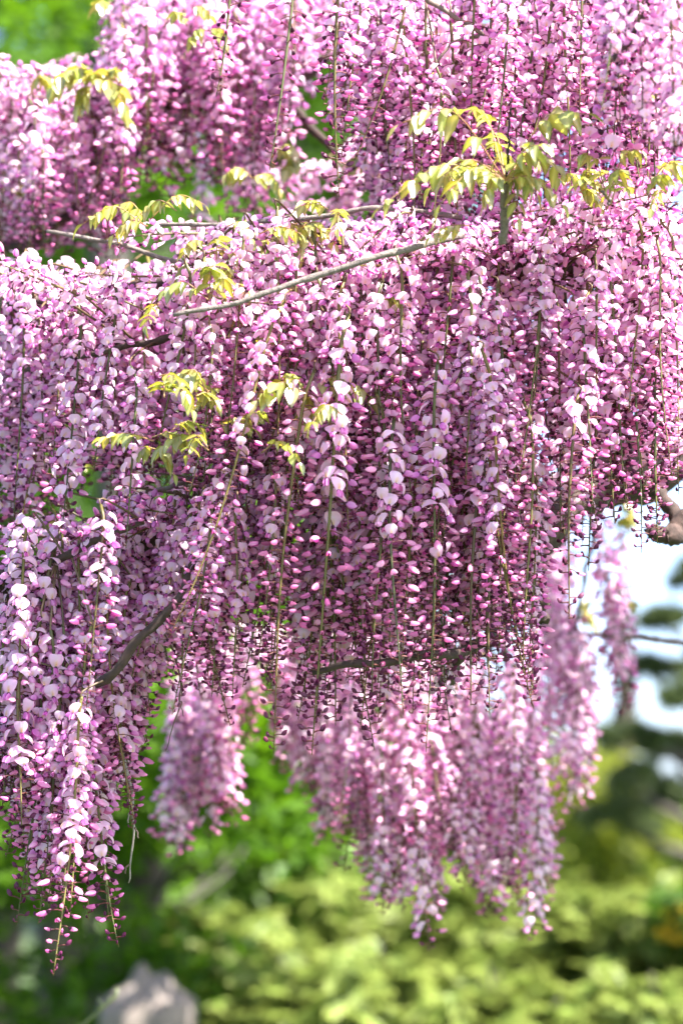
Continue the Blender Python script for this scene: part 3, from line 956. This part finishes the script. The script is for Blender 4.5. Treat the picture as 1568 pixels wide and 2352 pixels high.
def crown_tree(name, label, base, trunk_pts, r0, centers, radii, n, size, seed, c0, c1, mat=None, flat=0.6, up=0.4, limbs=14, cat='tree', group=None, rl=0.02):
    rng = np.random.default_rng(seed)
    base = np.array(base, float)
    root = empty(name, base)
    tag(root, label, cat, group)
    P = smooth_path(trunk_pts, 24, 0.02, rng)
    V, T, C = tube(P, np.linspace(r0, r0 * 0.45, 24), 12, (0.1, 0.1, 0.1), 0.06, rng)
    obj('trunk', mesh('trunk', V - base, T, None, M_TRUNK), root)
    pick = rng.permutation(len(centers))[:limbs]
    for k in pick:
        c = np.asarray(centers[k])
        i = int(rng.integers(8, 23))
        j = min(range(4, 24), key=lambda q: abs(P[q][2] - (c[2] - 0.4)))
        Q = smooth_path([P[j], (P[j] + c) / 2 + np.array([0, 0, -0.1]), c], 12, 0.02, rng)
        V, T, C = tube(Q, np.linspace(rl, rl * 0.3, 12), 7, (0.1, 0.1, 0.1), 0.05, rng)
        obj('limb', mesh('limb', V - base, T, None, M_TRUNK), root)
    V, T, C = leaf_cloud(centers, radii, n, size, rng, c0, c1, flat, up)
    o = obj('crown', mesh('crown', V - base, T, C, mat or M_TREELEAF, False), root)
    return root


def boxes(rng, n, x0, x1, y0, y1, d0, d1):
    return [at(rng.uniform(x0, x1), rng.uniform(y0, y1), rng.uniform(d0, d1)) for _ in range(n)]


rg = np.random.default_rng(77)
GREEN0, GREEN1 = (0.025, 0.07, 0.005), (0.14, 0.27, 0.012)
# bright maple behind the lower vine
b0 = at(330, 2352, 9.5)
cs = boxes(rg, 26, -250, 420, 1750, 2420, 8.6, 10.5) + boxes(rg, 26, -250, 720, 1250, 1980, 9.0, 11.5) + boxes(rg, 16, -300, 760, 500, 1300, 9.0, 11.5) + boxes(rg, 14, -300, 800, -300, 520, 9.5, 12) + boxes(rg, 12, 430, 680, 1560, 1880, 8.2, 8.7)
rd = [rg.uniform(0.18, 0.42) for _ in cs]
crown_tree('maple_tree', 'bright green maple with a dark trunk behind the tapering wisteria tail', (b0[0], b0[1], 0),
           [(b0[0] - 0.10, b0[1], -0.05), (b0[0] - 0.05, b0[1], 1.2), tuple(at(330, 1850, 9.5)), tuple(at(300, 1300, 9.6)), tuple(at(250, 500, 9.8)), tuple(at(250, -200, 10))],
           0.13, cs, rd, 15000, 0.075, 5, GREEN0, GREEN1, limbs=22, rl=0.012)
# second trunk that crosses at the edge
b1 = at(-40, 2352, 11.5)
cs = boxes(rg, 40, -600, 200, 100, 2000, 11, 13.5)
rd = [rg.uniform(0.3, 0.55) for _ in cs]
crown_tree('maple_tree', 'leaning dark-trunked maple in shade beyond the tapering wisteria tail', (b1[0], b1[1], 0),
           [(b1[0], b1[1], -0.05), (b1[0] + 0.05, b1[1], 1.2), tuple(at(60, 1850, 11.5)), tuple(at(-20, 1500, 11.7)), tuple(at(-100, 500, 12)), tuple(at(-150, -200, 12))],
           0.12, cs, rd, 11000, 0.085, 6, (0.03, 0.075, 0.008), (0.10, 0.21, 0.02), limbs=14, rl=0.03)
# tall broadleaf trees farther back, filling behind the vines
for i, (x, d, lab) in enumerate(((150, 17, 'tall dark green tree whose crown fills the top corner behind the pink vine'), (620, 19, 'tall mid-green tree seen in the gaps between the wisteria vines'), (880, 21, 'tall leafy tree rising behind the middle of the wisteria curtain'))):
    b = at(x, 1900, d)
    cs = boxes(rg, 70, x - 420, x + (380 if i < 2 else 60), -500, 1880, d - 1.5, d + 2.0)
    rd = [rg.uniform(0.45, 0.95) for _ in cs]
    crown_tree('broadleaf_tree', lab, (b[0], b[1], 0), [(b[0], b[1], -0.05), tuple(at(x, 1700, d)), tuple(at(x + 20, 1000, d)), tuple(at(x, -200, d))], 0.2,
               cs, rd, 16000, 0.14, 30 + i, (0.025, 0.065, 0.008), (0.085, 0.18, 0.018), limbs=16, cat='tree', group='tall trees behind the vines', rl=0.05)
# mid green shrubs behind the golden ones
for i, (x, y, d, wx, lab) in enumerate(((560, 2010, 12.5, 230, 'rounded mid-green shrub beside the bright maple'), (860, 1960, 13.5, 260, 'rounded green shrub under the deep pink curtain'), (1280, 1930, 14.5, 220, 'yellowish green shrub below the open sky'))):
    b = at(x, 2352, d)
    cs = boxes(rg, 30, x - wx, x + wx, y - 170, y + 380, d - 0.8, d + 0.8)
    rd = [rg.uniform(0.22, 0.42) for _ in cs]
    crown_tree('garden_shrub', lab, (b[0], b[1], 0), [(b[0], b[1], -0.05), (b[0], b[1], 0.5), (b[0] + 0.05, b[1], 1.0)], 0.05, cs, rd, 8000, 0.07, 50 + i,
               (0.05, 0.10, 0.015), ((0.13, 0.22, 0.03), (0.14, 0.24, 0.03), (0.28, 0.30, 0.05))[i], limbs=8, cat='shrub', group='green shrubs behind the golden shrubs')


# golden cypress shrubs: flattened sprays, green inside and yellow at the young tips
def spray_template(rng):
    parts = []
    for k in range(22):
        t = k / 21
        side = -1 if k % 2 else 1
        p = np.array([0, t * 0.85, -0.16 * t * t])
        ang = side * (1.05 - 0.6 * t)
        L = 0.42 * (1 - 0.72 * t) + 0.10
        dr = np.array([math.sin(ang), math.cos(ang), -0.25 + rng.normal() * 0.12])
        w_ = np.array([math.cos(ang), -math.sin(ang), rng.normal() * 0.3]) * 0.06
        V = np.array([p, p + dr * L * 0.55 + w_, p + dr * L, p + dr * L * 0.55 - w_])
        c0, c1 = np.array((0.045, 0.11, 0.014)), np.array((0.285, 0.325, 0.07))
        f = 0.25 + 0.5 * t
        C = np.array([c0 * (1 - f * 0.6) + c1 * f * 0.6, c0 * (1 - f) + c1 * f, c0 * 0.1 + c1 * 0.9, c0 * (1 - f) + c1 * f])
        parts.append((V, np.array([(0, 1, 2), (0, 2, 3)]), C))
    return join(parts)


def cypress(name, label, x, ytop, d, wx, seed, n=1500, hz=1.5):
    rng = np.random.default_rng(seed)
    c = at(x, ytop, d)
    zt = c[2]
    base = np.array([c[0], c[1], 0])
    root = empty(name, base)
    tag(root, label, 'shrub', 'golden cypress shrubs')
    P = smooth_path([(0, 0, -0.05), (0.03, 0, zt * 0.5), (0, 0.02, zt * 0.85)], 12)
    obj('trunk', mesh('trunk', *tube(P, np.linspace(0.05, 0.015, 12), 9, (0.1, 0.1, 0.1))[:2], None, M_TRUNK), root)
    W = wx * PX * d
    sub = [spray_template(rng) for _ in range(4)]
    parts = []
    tiers = [(rng.normal() * 0.55 * W, rng.normal() * 0.4 * W, zt * rng.uniform(0.25, 0.97), rng.uniform(0.09, 0.19)) for _ in range(64)]
    for tx, ty, tz, tr in tiers:
        lim = W * (1.05 - 0.55 * (tz / zt) ** 2)
        q = math.hypot(tx, ty)
        if q > lim:
            tx, ty = tx * lim / q, ty * lim / q
        Q = smooth_path([(0, 0, tz * 0.7), (tx * 0.6, ty * 0.6, tz * 0.92), (tx, ty, tz)], 8)
        o = obj('limb', mesh('limb', *tube(Q, np.linspace(0.014, 0.004, 8), 6, (0.1, 0.1, 0.1))[:2], None, M_TRUNK), root)
        for _ in range(n // 64):
            a = rng.uniform(0, 6.28)
            rr = tr * math.sqrt(rng.random())
            pos = np.array([tx + rr * math.cos(a), ty + rr * math.sin(a), tz - 1.0 * rr * rr / tr + rng.normal() * 0.02])
            s = rng.uniform(0.08, 0.15)
            M = rotz(a - math.pi / 2 + rng.normal() * 0.6) @ rotx(rng.uniform(-0.95, 0.55)) @ roty(rng.normal() * 0.5)
            V, T, C = sub[rng.integers(4)]
            parts.append((V @ M.T * s + pos, T, C * rng.uniform(0.75, 1.1)))
    obj('crown', mesh('crown', *join(parts), M_CYPRESS, False), root)


for i, (x, y, d, wx, lab) in enumerate(((560, 2100, 9.6, 170, 'golden cypress shrub beside the weathered stump'), (880, 1990, 10.4, 230, 'golden cypress shrub below the deep pink curtain'),
        (760, 2200, 8.8, 220, 'low golden cypress shrub between the weathered stump and the yellow blooms'), (1180, 2010, 10.0, 230, 'broad golden cypress shrub under the sky gap'),
        (1430, 2060, 9.8, 200, 'golden cypress shrub beside the yellow blooms'), (1150, 2230, 8.7, 240, 'low spreading golden cypress shrub in front of the broad one'),
        (1500, 2260, 8.9, 170, 'low golden cypress shrub under the yellow blooms'))):
    cypress('golden_cypress', lab, x, y - 55, d, wx, 90 + i)


# cloud-pruned pines against the sky
def needle_pad(c, rx, rz, n, rng, size):
    dv = rng.normal(size=(n, 3))
    dv /= np.linalg.norm(dv, axis=1)[:, None]
    P = c + dv * (rng.random(n) ** 0.4)[:, None] * np.array([rx, rx * 0.9, rz])
    d = rng.normal(size=(n, 3)) * 0.6 + np.array([0, 0, 0.9]) + dv * 0.5
    d /= np.linalg.norm(d, axis=1)[:, None]
    s = np.cross(d, rng.normal(size=(n, 3)))
    s /= np.linalg.norm(s, axis=1)[:, None]
    L = size * rng.uniform(0.7, 1.2, n)[:, None]
    V = np.stack([P - s * L * 0.10, P + d * L + s * 0.02 * L, P + s * L * 0.10], 1).reshape(-1, 3)
    T = np.arange(3 * n).reshape(-1, 3)
    cc = rng.random(n)[:, None]
    C = np.array((0.035, 0.06, 0.025)) * (1 - cc) + np.array((0.12, 0.15, 0.045)) * cc
    return V, T, np.repeat(C, 3, axis=0)


def pine(label, x, d, pads, seed):
    rng = np.random.default_rng(seed)
    b = at(x, 2352, d)
    base = np.array([b[0], b[1], 0])
    root = empty('pine_tree', base)
    tag(root, label, 'tree', 'pines against the sky')
    ys = [2200, 1900, 1600, 1300]
    P = smooth_path([base - np.array([0, 0, 0.05])] + [at(x + rng.uniform(-20, 20), y, d) for y in ys], 24, 0.03, rng)
    obj('trunk', mesh('trunk', *(lambda q: (q[0] - base, q[1]))(tube(P, np.linspace(0.14, 0.05, 24), 10, (0.1, 0.1, 0.1), 0.08, rng)), None, M_TRUNK), root)
    for (px, py, rx, rz) in pads:
        c = at(px, py, d + rng.uniform(-0.4, 0.4))
        j = int(np.argmin(np.linalg.norm(P - (c - np.array([0, 0, 0.25])), axis=1)))
        Q = smooth_path([P[j], (P[j] + c) / 2 - np.array([0, 0, 0.05]), c - np.array([0, 0, rz * PX * d * 0.6])], 10, 0.02, rng)
        V, T, C = tube(Q, np.linspace(0.045, 0.015, 10), 8, (0.1, 0.1, 0.1), 0.05, rng)
        lo = obj('limb', mesh('limb', V - base, T, None, M_TRUNK), root)
        subs = []
        for q in range(9):
            e = rng.uniform(-1, 1)
            cc = c + np.array([e * rx * 1.15, rng.uniform(-0.6, 0.6) * rx, (0.35 - e * e * 0.7 + rng.normal() * 0.35) * rz]) * PX * d
            f = rng.uniform(0.22, 0.5)
            subs.append(needle_pad(cc, rx * f * PX * d, rz * f * 1.1 * PX * d, int(160 + rx * 5), rng, 0.07))
        V, T, C = join(subs)
        n_ = obj('crown', mesh('crown', V - base, T, C, M_NEEDLE, False), root)


pine('cloud-pruned dark pine whose pads stand out against the pale sky', 1680, 13.5,
     [(1590, 1330, 36, 26), (1532, 1432, 40, 22), (1500, 1548, 62, 20), (1590, 1600, 50, 24), (1450, 1700, 60, 26), (1545, 1720, 50, 30), (1470, 1800, 60, 30), (1560, 1840, 60, 30), (1430, 1880, 70, 26), (1740, 1480, 80, 40), (1760, 1700, 90, 50)], 201)
pine('low dark pine behind the golden shrubs under the sky gap', 1420, 15.5,
     [(1390, 1920, 60, 30), (1340, 1975, 70, 30), (1480, 1950, 70, 34), (1300, 2040, 80, 40), (1430, 2060, 100, 44), (1550, 2030, 90, 50)], 202)

# far trees closing the horizon
for i, (x, ht) in enumerate(((-300, 1500), (120, 1600), (520, 1640), (900, 1660), (1230, 1960), (1480, 1960), (1760, 1900))):
    d = 34 + (i % 3) * 4
    b = at(x, 1900, d)
    cs = boxes(rg, 34, x - 300, x + 300, ht, ht + 250, d - 2, d + 2)
    rd = [rg.uniform(0.6, 1.1) for _ in cs]
    crown_tree('broadleaf_tree', 'distant green tree in the row on the horizon beyond the garden', (b[0], b[1], 0), [(b[0], b[1], -0.05), tuple(at(x, 1800, d)), tuple(at(x, (ht + 1700) / 2, d))], 0.2,
               cs, rd, 6000, 0.24, 130 + i, (0.04, 0.08, 0.012), (0.12, 0.19, 0.03), limbs=6, group='distant row of trees', rl=0.05)


# yellow flowering shrub at the edge
yb = at(1590, 2352, 9.4)
ys_ = empty('flowering_shrub', (yb[0], yb[1], 0))
tag(ys_, 'leafy shrub with a few bright yellow blooms at the edge of the golden shrubs', 'shrub')
rr_ = np.random.default_rng(5)
cs = np.array(boxes(rr_, 12, 1540, 1680, 2080, 2400, 9.2, 9.7))
V, T, C = leaf_cloud(cs, [0.16] * 12, 2200, 0.06, rr_, (0.03, 0.07, 0.012), (0.08, 0.15, 0.02))
bs = np.array([yb[0], yb[1], 0])
obj('crown', mesh('crown', V - bs, T, C, M_TREELEAF, False), ys_)
obj('trunk', mesh('trunk', *tube([(0, 0, -0.05), (0.02, 0, 0.6), (0, 0, 1.15)], [0.03, 0.02, 0.01], 8, (0.1, 0.1, 0.1))[:2], None, M_TRUNK), ys_)
for (x, y) in ((1540, 2095), (1558, 2110), (1530, 2130), (1555, 2150), (1518, 2145), (1562, 2085)):
    p = at(x, y, 9.15)
    V, T, C = leaf_cloud([p], [0.035], 16, 0.035, rr_, (0.30, 0.21, 0.012), (0.42, 0.30, 0.02))
    obj('yellow_bloom', mesh('yellow_bloom', V - bs, T, C, M_TREELEAF, False), ys_)

# ------------------------------------------------------------------ weathered stump
sb = at(342, 2352, 8.4)
base = np.array([sb[0], sb[1], 0.0])
ztop = at(342, 2190, 8.4)[2]
rs = np.random.default_rng(8)
NS, NZ = 56, 26
V, T = [], []
ph = rs.uniform(0, 6.28, 8)
zs = ztop - 0.115
rings = [(1.0, zs * t) for t in np.linspace(0, 1, NZ)] + [(q, zs) for q in (0.97, 0.90, 0.80, 0.68, 0.56, 0.44, 0.32, 0.2, 0.08)]
for j, (q, z0) in enumerate(rings):
    t = min(1.0, z0 / zs)
    for i in range(NS):
        a = 2 * math.pi * i / NS
        r = 0.140 * (1.0 + 0.2 * (1 - t) ** 3) * q
        r *= 1 + 0.06 * math.sin(3 * a + ph[0] + 2 * t) + 0.05 * math.sin(5 * a + ph[1]) + 0.03 * math.sin(9 * a + ph[2] + 5 * t) + 0.02 * math.sin(17 * a + ph[3])
        x_, y_ = r * math.cos(a), r * 0.85 * math.sin(a)
        zz = z0
        if q < 1:
            zz += 0.062 * (1 - q * q) + 0.055 * math.exp(-((x_ + 0.028) ** 2 + (y_ + 0.02) ** 2) / 0.0011) + 0.042 * math.exp(-((x_ - 0.045) ** 2 + (y_ + 0.01) ** 2) / 0.0009) + 0.010 * math.sin(70 * x_ + ph[5]) * math.sin(60 * y_ + ph[6])
        V.append((x_ + rs.normal() * 0.0006, y_ + rs.normal() * 0.0006, zz - 0.03 + rs.normal() * 0.0006))
for j in range(len(rings) - 1):
    for i in range(NS):
        a, b = j * NS + i, j * NS + (i + 1) % NS
        T += [(a, b, b + NS), (a, b + NS, a + NS)]
V.append((0, 0, V[-1][2]))
for i in range(NS):
    T.append(((len(rings) - 1) * NS + i, (len(rings) - 1) * NS + (i + 1) % NS, len(V) - 1))
st = obj('tree_stump', mesh('tree_stump', V, T, None, M_STUMP))
st.location = base
tag(st, 'weathered pale grey-brown stump with two broken points among the green shrubs', 'stump')

# pale young shoot in front of the stump
hb = at(-30, 2352, 5.6)
sh = empty('young_shoot', (hb[0], hb[1], 0))
tag(sh, 'thin pale green shoot with small buds in front of the stump', 'plant')
hbv = np.array([hb[0], hb[1], 0])
P = smooth_path([np.array((0, 0, -0.02)), np.array((0.01, 0, 0.6)), at(60, 2480, 5.6) - hbv, at(150, 2392, 5.6) - hbv, at(214, 2334, 5.6) - hbv, at(268, 2288, 5.6) - hbv], 30)
V, T, C = tube(P, np.linspace(0.006, 0.0028, 30), 7, (0.13, 0.14, 0.05))
obj('stem', mesh('stem', V, T, C, M_STEM), sh)
for k, (x, y) in enumerate(((228, 2316), (244, 2308), (262, 2292), (270, 2286), (236, 2304))):
    V, T, C = hood(np.zeros(3), 0.016, 0.0, (0.20, 0.22, 0.10), (0.26, 0.27, 0.14), 0.2, 0.7)
    o = obj('bud', mesh('bud', V, T, C, M_STEM), sh)
    o.location = Vector(at(x, y, 5.6)) - Vector((hb[0], hb[1], 0))
    o.rotation_euler = (0.4 * k, -0.6 - 0.3 * (k % 2), 0.7 * k)
